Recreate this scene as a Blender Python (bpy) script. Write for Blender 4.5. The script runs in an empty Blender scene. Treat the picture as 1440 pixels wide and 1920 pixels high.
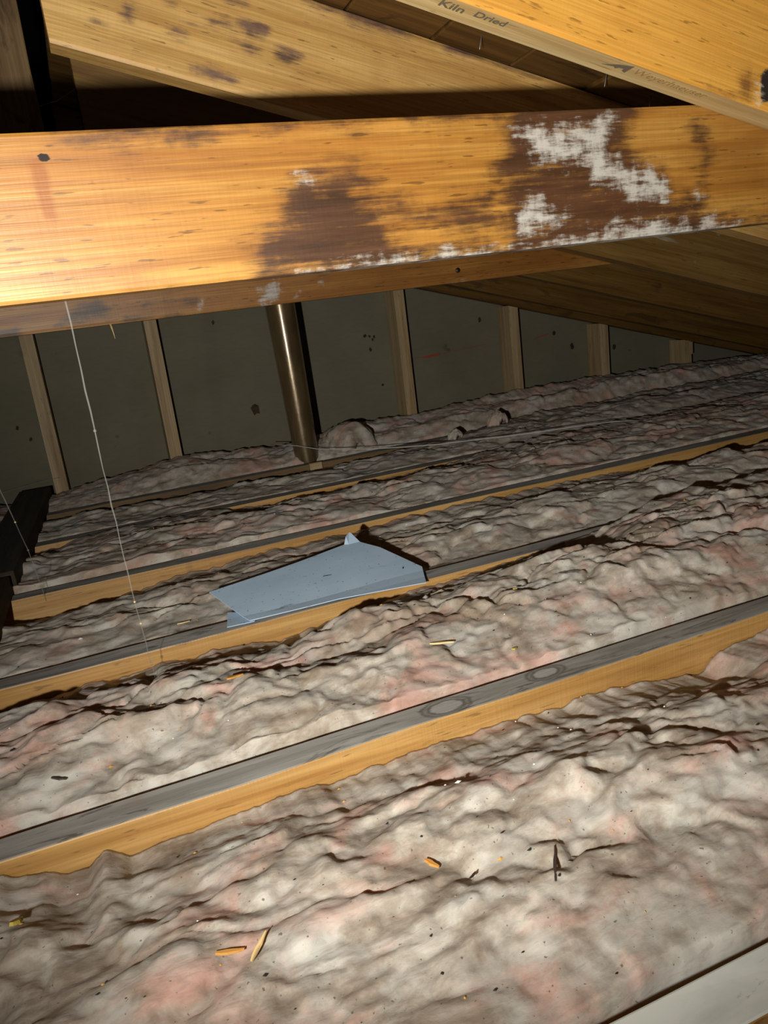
import bpy, bmesh, math, random
import numpy as np
from mathutils import Vector, Matrix
from mathutils.bvhtree import BVHTree

# ------------------------------------------------------------------ camera, world, light, exposure
scene = bpy.context.scene
COL = scene.collection
CAM_Z = 0.427                       # eye height above the joist tops (z = 0)
cam_d = bpy.data.cameras.new('camera'); cam = bpy.data.objects.new('camera', cam_d); COL.objects.link(cam)
RX = Vector((0.9236, -0.3626, -0.1245)); UP = Vector((0.2042, 0.1940, 0.9595))
BK = RX.cross(UP).normalized(); UP = BK.cross(RX).normalized(); RX.normalize()
m = Matrix.Identity(4)
for i, v in enumerate((RX, UP, BK)):
    for j in range(3): m[j][i] = v[j]
m.translation = Vector((0, 0, CAM_Z)); cam.matrix_world = m
cam_d.sensor_fit = 'VERTICAL'; cam_d.sensor_height = 24.0; cam_d.lens = 24.0 * 1430 / 1920
cam_d.clip_start = 0.01; cam_d.clip_end = 50
scene.camera = cam

world = bpy.data.worlds.new('attic_dark'); scene.world = world; world.use_nodes = True
world.node_tree.nodes['Background'].inputs[0].default_value = (0.9, 0.8, 0.65, 1)
world.node_tree.nodes['Background'].inputs[1].default_value = 0.0015

torch_d = bpy.data.lights.new('hand_torch', 'SPOT'); torch = bpy.data.objects.new('hand_torch', torch_d); COL.objects.link(torch)
torch.location = (-0.20, 0.0, CAM_Z - 0.075)
torch.rotation_euler = Vector((0.66, 1.0, 0.17)).to_track_quat('-Z', 'Y').to_euler()
torch_d.energy = 82; torch_d.spot_size = math.radians(110); torch_d.spot_blend = 1.0
torch_d.shadow_soft_size = 0.012; torch_d.color = (1.0, 0.955, 0.86)

vs = scene.view_settings
vs.view_transform = 'Standard'; vs.look = 'None'; vs.gamma = 1.0; vs.use_curve_mapping = False; vs.exposure = 0.0

# ------------------------------------------------------------------ numpy noise
def perlin(x, y, seed=0):
    xi = np.floor(x).astype(np.int64); yi = np.floor(y).astype(np.int64)
    xf = x - xi; yf = y - yi
    def g(ix, iy):
        h = (ix * 374761393 + iy * 668265263 + seed * 1442695041) & 0xFFFFFFFF
        h = ((h ^ (h >> 13)) * 1274126177) & 0xFFFFFFFF
        a = ((h ^ (h >> 16)) & 0xFFFF) / 65536.0 * 2 * np.pi
        return np.cos(a), np.sin(a)
    u = xf * xf * xf * (xf * (xf * 6 - 15) + 10); v = yf * yf * yf * (yf * (yf * 6 - 15) + 10)
    def d(ix, iy, fx, fy):
        a, b = g(ix, iy); return a * fx + b * fy
    n0 = d(xi, yi, xf, yf) * (1 - u) + d(xi + 1, yi, xf - 1, yf) * u
    n1 = d(xi, yi + 1, xf, yf - 1) * (1 - u) + d(xi + 1, yi + 1, xf - 1, yf - 1) * u
    return (n0 * (1 - v) + n1 * v) * 1.5
def fbm(x, y, seed=0, octv=4):
    s = 0; a = 1.0
    for k in range(octv):
        s = s + a * perlin(x * 2 ** k, y * 2 ** k, seed + k * 17); a *= 0.5
    return s
def domes(x, y, seed=0):
    """rounded cushions meeting in creases: 1 at a cell's middle, about 0 in the seams"""
    xi = np.floor(x).astype(np.int64); yi = np.floor(y).astype(np.int64)
    f1 = np.full(x.shape, 9.0)
    for dx in (-1, 0, 1):
        for dy in (-1, 0, 1):
            ix, iy = xi + dx, yi + dy
            h = (ix * 374761393 + iy * 668265263 + seed * 1442695041) & 0xFFFFFFFF
            h = ((h ^ (h >> 13)) * 1274126177) & 0xFFFFFFFF
            h2 = ((h ^ (h >> 15)) * 2246822519) & 0xFFFFFFFF
            px = ix + 0.1 + 0.8 * ((h >> 8) & 0xFFFF) / 65536.0; py = iy + 0.1 + 0.8 * ((h2 >> 8) & 0xFFFF) / 65536.0
            f1 = np.minimum(f1, (x - px) ** 2 + (y - py) ** 2)
    return 1 - np.minimum(f1, 1.0)
def sstep(a, b, x):
    t = np.clip((x - a) / (b - a), 0, 1); return t * t * (3 - 2 * t)
def poly_sd(px, pz, poly):
    """signed distance (positive inside) of points to a polygon"""
    d = np.full(px.shape, 1e9); ins = np.zeros(px.shape, bool); n = len(poly)
    for i in range(n):
        (ax, az), (bx, bz) = poly[i], poly[(i + 1) % n]
        ex, ez = bx - ax, bz - az; l2 = ex * ex + ez * ez + 1e-12
        t = np.clip(((px - ax) * ex + (pz - az) * ez) / l2, 0, 1)
        d = np.minimum(d, np.hypot(px - ax - t * ex, pz - az - t * ez))
        c = ((az > pz) != (bz > pz)) & (px < ex * (pz - az) / (ez if abs(ez) > 1e-9 else 1e-9) + ax)
        ins ^= c
    return np.where(ins, d, -d)

# ------------------------------------------------------------------ objects
def tag(o, label=None, cat=None, group=None, kind=None):
    if label: o['label'] = label
    if cat: o['category'] = cat
    if group: o['group'] = group
    if kind: o['kind'] = kind
    return o
def mesh_obj(name, verts, faces, mats, parent=None, smooth=False, fm=None):
    me = bpy.data.meshes.new(name); me.from_pydata([tuple(v) for v in verts], [], [tuple(f) for f in faces])
    for mt in (mats if isinstance(mats, (list, tuple)) else [mats]): me.materials.append(mt)
    if fm is not None: me.polygons.foreach_set('material_index', fm)
    if smooth: me.polygons.foreach_set('use_smooth', [True] * len(me.polygons))
    me.update()
    o = bpy.data.objects.new(name, me); COL.objects.link(o)
    if parent: o.parent = parent
    return o
def bm_obj(name, bm, mats, parent=None, smooth=False):
    me = bpy.data.meshes.new(name); bm.to_mesh(me); bm.free()
    for mt in (mats if isinstance(mats, (list, tuple)) else [mats]): me.materials.append(mt)
    if smooth: me.polygons.foreach_set('use_smooth', [True] * len(me.polygons))
    o = bpy.data.objects.new(name, me); COL.objects.link(o)
    if parent: o.parent = parent
    return o
def board(name, L, D, Hh, mats, loc=(0, 0, 0), rot_y=0, rot_z=0, bevel=0.002, segs=10, wob=0.0012, seed=0, parent=None, shear=0.0):
    """a sawn board: length on local x, thickness on y, height on z; slot 1 = top face, slot 2 = underside.
    shear slants both ends (plumb cut of a sloping rafter)"""
    rng = random.Random(seed)
    bm = bmesh.new()
    rings = []
    for i in range(segs + 1):
        x = L * i / segs
        r = []
        for (y, z) in ((0, 0), (D, 0), (D, Hh), (0, Hh)):
            w = 0 if i in (0, segs) else 1
            r.append(bm.verts.new((x + shear * z, y + rng.uniform(-wob, wob) * .5 * w, z + rng.uniform(-wob, wob) * w)))
        rings.append(r)
    for i in range(segs):
        for k in range(4):
            a, b = rings[i], rings[i + 1]; k2 = (k + 1) % 4
            bm.faces.new((a[k], b[k], b[k2], a[k2]))
    bm.faces.new(rings[0][::1]); bm.faces.new(rings[-1][::-1])
    bmesh.ops.recalc_face_normals(bm, faces=bm.faces)
    long_e = [e for e in bm.edges if len(e.link_faces) == 2 and e.link_faces[0].normal.angle(e.link_faces[1].normal, 0) > 1.0]
    if bevel: bmesh.ops.bevel(bm, geom=long_e, offset=bevel, segments=2, profile=0.5, affect='EDGES')
    for f in bm.faces:
        n = f.normal
        if len(mats) > 1 and n.z > 0.8: f.material_index = 1
        elif len(mats) > 2 and n.z < -0.8: f.material_index = 2
    o = bm_obj(name, bm, mats, parent)
    o.location = loc; o.rotation_euler = (0, rot_y, rot_z)
    return o
def tube_mesh(name, pts, r, mat, sides=8, parent=None, cap=True):
    pts = [Vector(p) for p in pts]; rr = r if isinstance(r, (list, tuple)) else [r] * len(pts)
    V = []; F = []
    for i, p in enumerate(pts):
        t = (pts[min(i + 1, len(pts) - 1)] - pts[max(i - 1, 0)]).normalized()
        a = t.cross(Vector((0.31, 0.17, 0.93)))
        a = a.normalized() if a.length > 1e-4 else Vector((1, 0, 0)); b = t.cross(a)
        for k in range(sides):
            an = 2 * math.pi * k / sides
            V.append(p + (a * math.cos(an) + b * math.sin(an)) * rr[i])
    for i in range(len(pts) - 1):
        for k in range(sides):
            k2 = (k + 1) % sides
            F.append((i * sides + k, i * sides + k2, (i + 1) * sides + k2, (i + 1) * sides + k))
    if cap:
        F.append(tuple(range(sides))[::-1]); F.append(tuple(range((len(pts) - 1) * sides, len(pts) * sides)))
    return mesh_obj(name, V, F, mat, parent, smooth=True)

# ------------------------------------------------------------------ materials
class NT:
    def __init__(s, name):
        s.mat = bpy.data.materials.new(name); s.mat.use_nodes = True
        s.t = s.mat.node_tree; s.n = s.t.nodes; s.b = s.n['Principled BSDF']; s._co = None
    def new(s, typ, **kw):
        n = s.n.new(typ)
        for k, v in kw.items(): setattr(n, k, v)
        return n
    def link(s, a, b): s.t.links.new(a, b)
    def co(s):
        if s._co is None:
            tc = s.new('ShaderNodeTexCoord'); oi = s.new('ShaderNodeObjectInfo')
            mu = s.new('ShaderNodeMath', operation='MULTIPLY'); s.link(oi.outputs['Random'], mu.inputs[0]); mu.inputs[1].default_value = 37.0
            ad = s.new('ShaderNodeVectorMath', operation='ADD'); s.link(tc.outputs['Object'], ad.inputs[0]); s.link(mu.outputs[0], ad.inputs[1])
            s._co = ad.outputs[0]; s.raw = tc.outputs['Object']
        return s._co
    def noise(s, scale, detail=4, rough=0.55, dist=0.0, raw=False):
        c = s.co(); c = s.raw if raw else c
        mp = s.new('ShaderNodeMapping'); s.link(c, mp.inputs[0])
        mp.inputs['Scale'].default_value = scale if isinstance(scale, (tuple, list)) else (scale,) * 3
        n = s.new('ShaderNodeTexNoise'); s.link(mp.outputs[0], n.inputs['Vector'])
        n.inputs['Scale'].default_value = 1.0; n.inputs['Detail'].default_value = detail
        n.inputs['Roughness'].default_value = rough; n.inputs['Distortion'].default_value = dist
        return n.outputs['Fac']
    def ramp(s, fac, stops):
        r = s.new('ShaderNodeValToRGB'); s.link(fac, r.inputs[0]); el = r.color_ramp.elements
        while len(el) < len(stops): el.new(0.5)
        for e, (p, c) in zip(el, stops):
            e.position = p; e.color = (c, c, c, 1) if isinstance(c, (int, float)) else (*c, 1)
        return r.outputs[0]
    def mix(s, fac, a, b, mode='MIX'):
        mx = s.new('ShaderNodeMix', data_type='RGBA', blend_type=mode)
        for sock, v in ((mx.inputs[0], fac), (mx.inputs[6], a), (mx.inputs[7], b)):
            if isinstance(v, (int, float)): sock.default_value = v
            elif isinstance(v, tuple): sock.default_value = (*v, 1)
            else: s.link(v, sock)
        return mx.outputs[2]
    def math(s, op, a, b=None, c=None, clamp=False):
        n = s.new('ShaderNodeMath', operation=op, use_clamp=clamp)
        for i, v in enumerate((a, b, c)):
            if v is None: continue
            if isinstance(v, (int, float)): n.inputs[i].default_value = v
            else: s.link(v, n.inputs[i])
        return n.outputs[0]
    def attr(s, name):
        a = s.new('ShaderNodeAttribute', attribute_name=name); return a.outputs['Fac']
    def mrange(s, v, a, b, lo=0.0, hi=1.0):
        n = s.new('ShaderNodeMapRange', interpolation_type='SMOOTHSTEP'); s.link(v, n.inputs[0])
        for i, q in zip((1, 2, 3, 4), (a, b, lo, hi)): n.inputs[i].default_value = q
        return n.outputs[0]
    def bump(s, h, strength=0.3, dist=0.002):
        b = s.new('ShaderNodeBump'); s.link(h, b.inputs['Height']); b.inputs['Strength'].default_value = strength; b.inputs['Distance'].default_value = dist
        s.link(b.outputs[0], s.b.inputs['Normal'])
    def done(s, col, rough=0.6, spec=0.4):
        if isinstance(col, tuple): s.b.inputs['Base Color'].default_value = (*col, 1)
        else: s.link(col, s.b.inputs['Base Color'])
        if isinstance(rough, (int, float)): s.b.inputs['Roughness'].default_value = rough
        else: s.link(rough, s.b.inputs['Roughness'])
        s.b.inputs['Specular IOR Level'].default_value = spec
        return s.mat

def wood(name, light, mid, dark, rough=0.55, spec=0.35, blotch=None, blotch_lo=0.58, kerf=0.0, mottled=0.25, bump=0.25):
    k = NT(name)
    g = k.noise((2.2, 46, 46), 6, 0.62, 0.35)
    g2 = k.noise((5, 260, 260), 3, 0.6)
    big = k.noise((3.5, 9, 9), 4, 0.55, 0.4)
    col = k.ramp(g, [(0.30, dark), (0.47, mid), (0.68, light)])
    col = k.mix(k.ramp(big, [(0.35, 0.0), (0.7, mottled)]), col, dark)
    col = k.mix(k.ramp(g2, [(0.45, 0.22), (0.60, 0.0)]), col, tuple(0.45 * c for c in dark))
    fl = k.noise((26, 210, 210), 2, 0.5)
    col = k.mix(k.ramp(fl, [(0.66, 0.0), (0.72, 0.55)]), col, tuple(0.4 * c for c in dark))
    if blotch:
        bl = k.noise((6, 15, 15), 5, 0.6, 0.6)
        col = k.mix(k.ramp(bl, [(blotch_lo, 0.0), (blotch_lo + 0.07, 0.75)]), col, blotch)
    h = k.math('ADD', k.math('MULTIPLY', g2, 0.6), k.math('MULTIPLY', g, 0.6))
    if kerf:
        w = k.noise((420, 3, 3), 1, 0.4)
        h = k.math('ADD', h, k.math('MULTIPLY', w, kerf))
    k.bump(h, bump, 0.002)
    return k.done(col, rough, spec)

def tie_material(name, base_l, base_m, base_d, stain_c, white_c, rough=0.42, white_gain=1.0, spec=0.45):
    k = NT(name)
    g = k.noise((1.8, 60, 60), 6, 0.6, 0.3); g2 = k.noise((6, 420, 420), 3, 0.6); big = k.noise((7, 18, 18), 5, 0.6, 0.5)
    col = k.ramp(g, [(0.30, base_d), (0.46, base_m), (0.66, base_l)])
    col = k.mix(k.ramp(big, [(0.38, 0.0), (0.68, 0.65)]), col, base_d)
    kf = k.noise((330, 8, 8), 1, 0.4)
    col = k.mix(k.ramp(kf, [(0.42, 0.07), (0.55, 0.0)]), col, base_d)
    col = k.mix(k.ramp(g2, [(0.42, 0.30), (0.58, 0.0)]), col, tuple(0.5 * c for c in base_d))
    fl = k.noise((34, 260, 260), 2, 0.5)
    col = k.mix(k.ramp(fl, [(0.655, 0.0), (0.70, 0.65)]), col, tuple(0.35 * c for c in base_d))
    # rust-coloured run and knot
    ru = k.math('ADD', k.attr('rust'), k.math('MULTIPLY', k.math('SUBTRACT', k.noise((40, 30, 22), 4), 0.5), 1.3))
    col = k.mix(k.mrange(ru, -0.45, 0.55, 0, 0.85), col, (0.22, 0.065, 0.004))
    # water stain, its edge broken along the grain
    en = k.math('SUBTRACT', k.noise((13, 75, 75), 6, 0.66, 0.3), 0.5)
    en2 = k.math('SUBTRACT', k.noise((26, 34, 34), 5, 0.65, 0.2), 0.5)
    en3 = k.math('SUBTRACT', k.noise((7, 240, 240), 4, 0.7, 0.2), 0.5)
    st = k.math('ADD', k.attr('stain'), k.math('ADD', k.math('MULTIPLY', en, 3.2), k.math('ADD', k.math('MULTIPLY', en2, 2.6), k.math('MULTIPLY', en3, 3.0))))
    sc = k.ramp(k.noise((8, 90, 90), 5, 0.6), [(0.33, tuple(0.55 * c for c in stain_c)), (0.65, tuple(1.35 * c for c in stain_c))])
    col = k.mix(k.mrange(st, -0.75, 0.95, 0, 0.96), col, sc)
    kn = k.mrange(k.math('ADD', k.attr('knot'), k.math('MULTIPLY', en2, 0.8)), -0.05, 0.2)
    col = k.mix(kn, col, (0.015, 0.010, 0.008))
    # white salts left by the water
    wn = k.math('SUBTRACT', k.noise((34, 210, 210), 6, 0.7, 0.2), 0.5)
    wn2 = k.math('SUBTRACT', k.noise((55, 28, 28), 5, 0.65), 0.5)
    wt = k.math('ADD', k.attr('white'), k.math('ADD', k.math('MULTIPLY', wn, 4.2), k.math('MULTIPLY', wn2, 3.4)))
    wf = k.mrange(wt, -0.15, 1.35, 0, 0.95 * white_gain)
    col = k.mix(wf, col, white_c)
    h = k.math('ADD', k.math('ADD', k.math('MULTIPLY', g2, 0.7), k.math('MULTIPLY', kf, 0.16)), k.math('MULTIPLY', wf, 0.4))
    k.bump(h, 0.30, 0.0016)
    rg = k.math('ADD', k.math('MULTIPLY', wf, 0.35), k.math('MULTIPLY', g2, 0.15))
    return k.done(col, k.math('ADD', k.math('ADD', rg, k.math('MULTIPLY', kn, 0.45)), rough - 0.05), spec)

M = {}
M['joist'] = wood('joist_pine', (0.60, 0.375, 0.140), (0.46, 0.255, 0.075), (0.31, 0.145, 0.034), 0.5, 0.6, kerf=0.5)
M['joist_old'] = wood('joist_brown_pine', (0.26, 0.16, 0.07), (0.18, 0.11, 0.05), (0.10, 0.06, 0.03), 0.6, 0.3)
M['rafter'] = wood('rafter_orange', (0.56, 0.29, 0.060), (0.50, 0.245, 0.045), (0.38, 0.165, 0.026), 0.5, 0.35, kerf=0.6, mottled=0.35)
M['rafter_tan'] = wood('rafter_tan', (0.58, 0.36, 0.125), (0.48, 0.275, 0.082), (0.32, 0.16, 0.045), 0.5, 0.35, blotch=(0.10, 0.055, 0.042), blotch_lo=0.62)
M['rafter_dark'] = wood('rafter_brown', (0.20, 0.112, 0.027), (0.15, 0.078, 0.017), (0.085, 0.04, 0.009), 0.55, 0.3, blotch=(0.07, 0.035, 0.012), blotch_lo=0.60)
M['under'] = wood('rafter_edge_tan', (0.62, 0.47, 0.24), (0.52, 0.37, 0.165), (0.40, 0.25, 0.095), 0.6, 0.3)
M['deck'] = wood('roof_deck_brown', (0.17, 0.085, 0.022), (0.12, 0.058, 0.014), (0.06, 0.026, 0.006), 0.6, 0.25, blotch=(0.012, 0.009, 0.009), blotch_lo=0.64)
M['stud'] = wood('stud_spruce', (0.52, 0.41, 0.25), (0.44, 0.33, 0.185), (0.28, 0.18, 0.085), 0.6, 0.3)
M['post'] = wood('post_dusty', (0.22, 0.145, 0.072), (0.15, 0.095, 0.045), (0.08, 0.045, 0.02), 0.8, 0.2, blotch=(0.03, 0.015, 0.01), blotch_lo=0.54)
M['timber'] = wood('timber_blackened', (0.085, 0.080, 0.070), (0.062, 0.058, 0.051), (0.035, 0.032, 0.028), 0.8, 0.2)
M['timber_b'] = wood('timber_dark_brown', (0.07, 0.048, 0.028), (0.045, 0.030, 0.018), (0.022, 0.015, 0.010), 0.75, 0.2)

def dusty(name, knots=()):
    k = NT(name)
    base = k.ramp(k.noise((4, 40, 40), 5, 0.6, 0.6), [(0.3, (0.180, 0.168, 0.148)), (0.5, (0.285, 0.275, 0.255)), (0.72, (0.39, 0.38, 0.36))])
    base = k.mix(k.ramp(k.noise((9, 60, 60), 6, 0.7, 1.0), [(0.56, 0.0), (0.63, 0.75)]), base, (0.090, 0.080, 0.066))
    base = k.mix(k.ramp(k.noise((5, 14, 14), 4, 0.6, 0.3), [(0.66, 0.0), (0.74, 0.6)]), base, (0.27, 0.17, 0.085))
    for (kx, ky, rx, ry) in knots:
        v = k.new('ShaderNodeVectorMath', operation='SUBTRACT'); k.link(k.raw, v.inputs[0]); v.inputs[1].default_value = (kx, ky, 0)
        v2 = k.new('ShaderNodeVectorMath', operation='MULTIPLY'); k.link(v.outputs[0], v2.inputs[0]); v2.inputs[1].default_value = (1 / rx, 1 / ry, 0)
        ln = k.new('ShaderNodeVectorMath', operation='LENGTH'); k.link(v2.outputs[0], ln.inputs[0])
        dd = k.math('ADD', ln.outputs['Value'], k.math('MULTIPLY', k.math('SUBTRACT', k.noise((60, 120, 60), 3), 0.5), 0.35))
        base = k.mix(k.ramp(dd, [(0.0, 0.6), (0.50, 0.6), (0.58, 0.0)]), base, (0.40, 0.40, 0.39))
        base = k.mix(k.ramp(dd, [(0.50, 0.0), (0.62, 0.75), (0.74, 0.25), (0.86, 0.7), (1.0, 0.0)]), base, (0.085, 0.075, 0.062))
    k.bump(k.noise((12, 220, 220), 4, 0.6), 0.25, 0.0015)
    return k.done(base, 0.9, 0.15)
M['dust'] = dusty('joist_top_dust')
M['dust_pale'] = None
k = NT('joist_top_pale'); k.co()
c_ = k.ramp(k.noise((10, 26, 26), 5, 0.6, 0.8), [(0.3, (0.56, 0.60, 0.57)), (0.6, (0.72, 0.76, 0.73))])
c_ = k.mix(k.ramp(k.noise((14, 40, 40), 5, 0.7, 1.2), [(0.62, 0.0), (0.68, 0.5)]), c_, (0.20, 0.19, 0.17))
M['dust_pale'] = k.done(c_, 0.8, 0.2)

# fibreglass wool: grey-beige dust over pink fibre
def wool(name, pink_amt=0.0, dark=1.0):
    k = NT(name)
    n1 = k.noise((9, 12, 12), 5, 0.6, 0.6); n2 = k.noise((26, 34, 34), 5, 0.62, 0.4); n3 = k.noise((5, 6, 6), 3, 0.5, 0.3); n4 = k.noise((120, 130, 130), 3, 0.6)
    d = lambda c: tuple(v * dark for v in c)
    col = k.ramp(n2, [(0.30, d((0.235, 0.185, 0.140))), (0.45, d((0.360, 0.315, 0.262))), (0.62, d((0.540, 0.505, 0.450)))])
    pk = k.math('ADD', k.math('MULTIPLY', n1, 0.78), k.math('MULTIPLY', n2, 0.22))
    col = k.mix(k.ramp(pk, [(0.505 - pink_amt, 0.0), (0.60 - pink_amt, 0.42), (0.70 - pink_amt, 0.62)]), col, d((0.56, 0.265, 0.215)))
    ash = k.noise((11, 13, 13), 5, 0.6, 0.7, raw=True)
    col = k.mix(k.ramp(ash, [(0.50, 0.0), (0.62, 0.60)]), col, d((0.52, 0.52, 0.49)))
    col = k.mix(k.ramp(n3, [(0.54, 0.0), (0.70, 0.50)]), col, d((0.235, 0.165, 0.105)))
    sp = k.noise((240, 240, 240), 2, 0.5)
    col = k.mix(k.ramp(sp, [(0.70, 0.0), (0.74, 0.7)]), col, (0.07, 0.05, 0.035))
    # dragged fibre wisps
    ws = k.noise((40, 130, 130), 4, 0.65, 1.2)
    col = k.mix(k.ramp(ws, [(0.34, 0.22), (0.48, 0.0)]), col, d((0.17, 0.125, 0.09)))
    k.bump(k.math('ADD', k.math('MULTIPLY', n4, 0.5), k.math('MULTIPLY', ws, 0.5)), 0.30, 0.003)
    k.b.inputs['Subsurface Weight'].default_value = 0.35; k.b.inputs['Subsurface Radius'].default_value = (1.0, 0.45, 0.30); k.b.inputs['Subsurface Scale'].default_value = 0.012
    return k.done(col, 0.95, 0.1)
M['wool_a'] = wool('fibreglass_wool_dusty', 0.01, 1.0)
M['wool_b'] = wool('fibreglass_wool_far', -0.03, 1.12)  # same wool with brighter colour, making up for weak torch light far back
M['wool_p'] = wool('fibreglass_wool_pink', 0.03, 1.12)  # colour lifted here too, offsetting the torch falloff on the rear bays

k = NT('grey_sheathing'); k.co()
c_ = k.ramp(k.noise((5, 5, 5), 5, 0.6), [(0.3, (0.150, 0.140, 0.098)), (0.7, (0.185, 0.172, 0.125))])
c_ = k.mix(k.ramp(k.noise((30, 30, 160), 4, 0.6), [(0.3, 0.15), (0.6, 0.0)]), c_, (0.10, 0.09, 0.06))
c_ = k.mix(k.ramp(k.noise((9, 9, 9), 4, 0.6), [(0.69, 0.0), (0.73, 0.55)]), c_, (0.05, 0.045, 0.035))
M['sheath'] = k.done(c_, 0.9, 0.15)
k = NT('black_felt'); M['felt'] = k.done((0.006, 0.005, 0.004), 0.95, 0.05)
k = NT('ceiling_board'); M['floor'] = k.done((0.10, 0.085, 0.065), 0.95, 0.1)
k = NT('pipe_bronze'); k.co()
c_ = k.ramp(k.noise((18, 18, 5), 5, 0.6), [(0.3, (0.09, 0.058, 0.026)), (0.55, (0.16, 0.110, 0.050)), (0.75, (0.21, 0.150, 0.075))])
k.b.inputs['Metallic'].default_value = 0.4; k.b.inputs['Coat Weight'].default_value = 0.9; k.b.inputs['Coat Roughness'].default_value = 0.14; k.bump(k.noise((90, 90, 40), 4, 0.6), 0.18, 0.002)
M['pipe'] = k.done(c_, k.math('ADD', k.math('MULTIPLY', k.noise((60, 60, 30), 4), 0.2), 0.20), 0.6)
k = NT('sheet_metal'); k.co()
c_ = k.ramp(k.noise((7, 16, 16), 4, 0.6), [(0.3, (0.42, 0.57, 0.74)), (0.7, (0.52, 0.68, 0.86))])
c_ = k.mix(k.ramp(k.noise((16, 40, 40), 5, 0.6, 0.4), [(0.63, 0.0), (0.70, 0.6)]), c_, (0.13, 0.13, 0.135))
c_ = k.mix(k.ramp(k.noise((230, 230, 230), 2, 0.5), [(0.70, 0.0), (0.73, 0.8)]), c_, (0.05, 0.045, 0.04))
k.b.inputs['Metallic'].default_value = 0.0
M['sheet'] = k.done(c_, 0.45, 0.4)
k = NT('ink'); M['ink'] = k.done((0.13, 0.105, 0.07), 0.8, 0.1)
k = NT('ink_faint'); M['ink_f'] = k.done((0.27, 0.18, 0.075), 0.8, 0.1)
k = NT('red_chalk'); M['red'] = k.done((0.30, 0.070, 0.045), 0.9, 0.1)
k = NT('web_silk'); k.b.inputs['Alpha'].default_value = 0.22; M['web'] = k.done((0.34, 0.34, 0.31), 0.8, 0.2)
k = NT('string_white'); M['string'] = k.done((0.55, 0.55, 0.54), 0.7, 0.3)
k = NT('hole_dark'); k.b.inputs['Metallic'].default_value = 0.8; M['hole'] = k.done((0.06, 0.05, 0.045), 0.5, 0.4)  # dark colour standing in for the shaded inside of a nail hole
k = NT('nail_steel'); k.b.inputs['Metallic'].default_value = 0.7; M['nail'] = k.done((0.42, 0.40, 0.38), 0.4, 0.5)
M['chip_o'] = wood('chip_orange', (0.75, 0.42, 0.12), (0.62, 0.30, 0.07), (0.42, 0.17, 0.03))
M['chip_y'] = wood('chip_pale', (0.82, 0.64, 0.34), (0.72, 0.52, 0.24), (0.55, 0.36, 0.14))
M['chip_d'] = wood('chip_dark', (0.075, 0.05, 0.04), (0.05, 0.035, 0.03), (0.03, 0.02, 0.018))
k = NT('crumb_black'); M['cr_k'] = k.done((0.02, 0.017, 0.014), 0.8, 0.2)
k = NT('crumb_white'); M['cr_w'] = k.done((0.78, 0.76, 0.72), 0.7, 0.3)
k = NT('crumb_orange'); M['cr_o'] = k.done((0.55, 0.30, 0.08), 0.7, 0.3)
k = NT('leaf_yellow'); M['yel'] = k.done((0.50, 0.40, 0.08), 0.7, 0.3)

# ------------------------------------------------------------------ layout constants (metres)
SP = 0.406
ROOF_A, ROOF_S = 0.811, 0.284            # rafter underside: z = ROOF_A - ROOF_S * x
TH = math.atan(ROOF_S)
RAF_V = 0.151                            # vertical depth of a rafter
def zr(x): return ROOF_A - ROOF_S * x
JF = [0.272, 0.680, 1.082, 1.490, 1.900, 2.252]     # front faces of the joists
JW = 0.039
WALL_Y, STUD_F = 2.609, 2.520
X_L, X_R = -1.6, 2.80

# ------------------------------------------------------------------ structure
def slab(name, quad_verts, faces, mat): return tag(mesh_obj(name, quad_verts, faces, mat), kind='structure')
def boxv(x0, x1, y0, y1, z0, z1):
    v = [(x0, y0, z0), (x1, y0, z0), (x1, y1, z0), (x0, y1, z0), (x0, y0, z1), (x1, y0, z1), (x1, y1, z1), (x0, y1, z1)]
    f = [(0, 3, 2, 1), (4, 5, 6, 7), (0, 1, 5, 4), (1, 2, 6, 5), (2, 3, 7, 6), (3, 0, 4, 7)]
    return v, f
slab('floor', *boxv(-4.0, 3.5, -1.5, 2.70, -0.165, -0.15), M['floor'])
# gable wall: level top left of the rafters' upper ends, then following the roof slope
prof = [(-4.0, -0.15), (3.30, -0.15), (3.30, 0.962 - ROOF_S * 3.30), (0.03, 0.95), (-4.0, 0.95)]
V = [(x, WALL_Y, z) for x, z in prof] + [(x, WALL_Y + 0.02, z) for x, z in prof]
F = [(0, 1, 2, 3, 4), (9, 8, 7, 6, 5)] + [(i, i + 5, (i + 1) % 5 + 5, (i + 1) % 5) for i in range(5)]
wall = slab('wall_back', V, F, M['sheath'])
slab('wall_left', *boxv(-4.02, -4.0, -1.5, 2.70, -0.15, 2.6), M['felt'])
slab('wall_front', *boxv(-4.0, 3.5, -1.52, -1.5, -0.15, 2.6), M['felt'])
slab('wall_right', *boxv(3.30, 3.32, -1.5, 2.70, -0.15, 0.1), M['felt'])
slab('wall_upper', *boxv(-4.0, 3.5, 3.6, 3.62, -0.15, 2.6), M['felt'])
slab('ceiling', *boxv(-4.0, 3.5, -1.5, 3.62, 2.6, 2.62), M['felt'])

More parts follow.
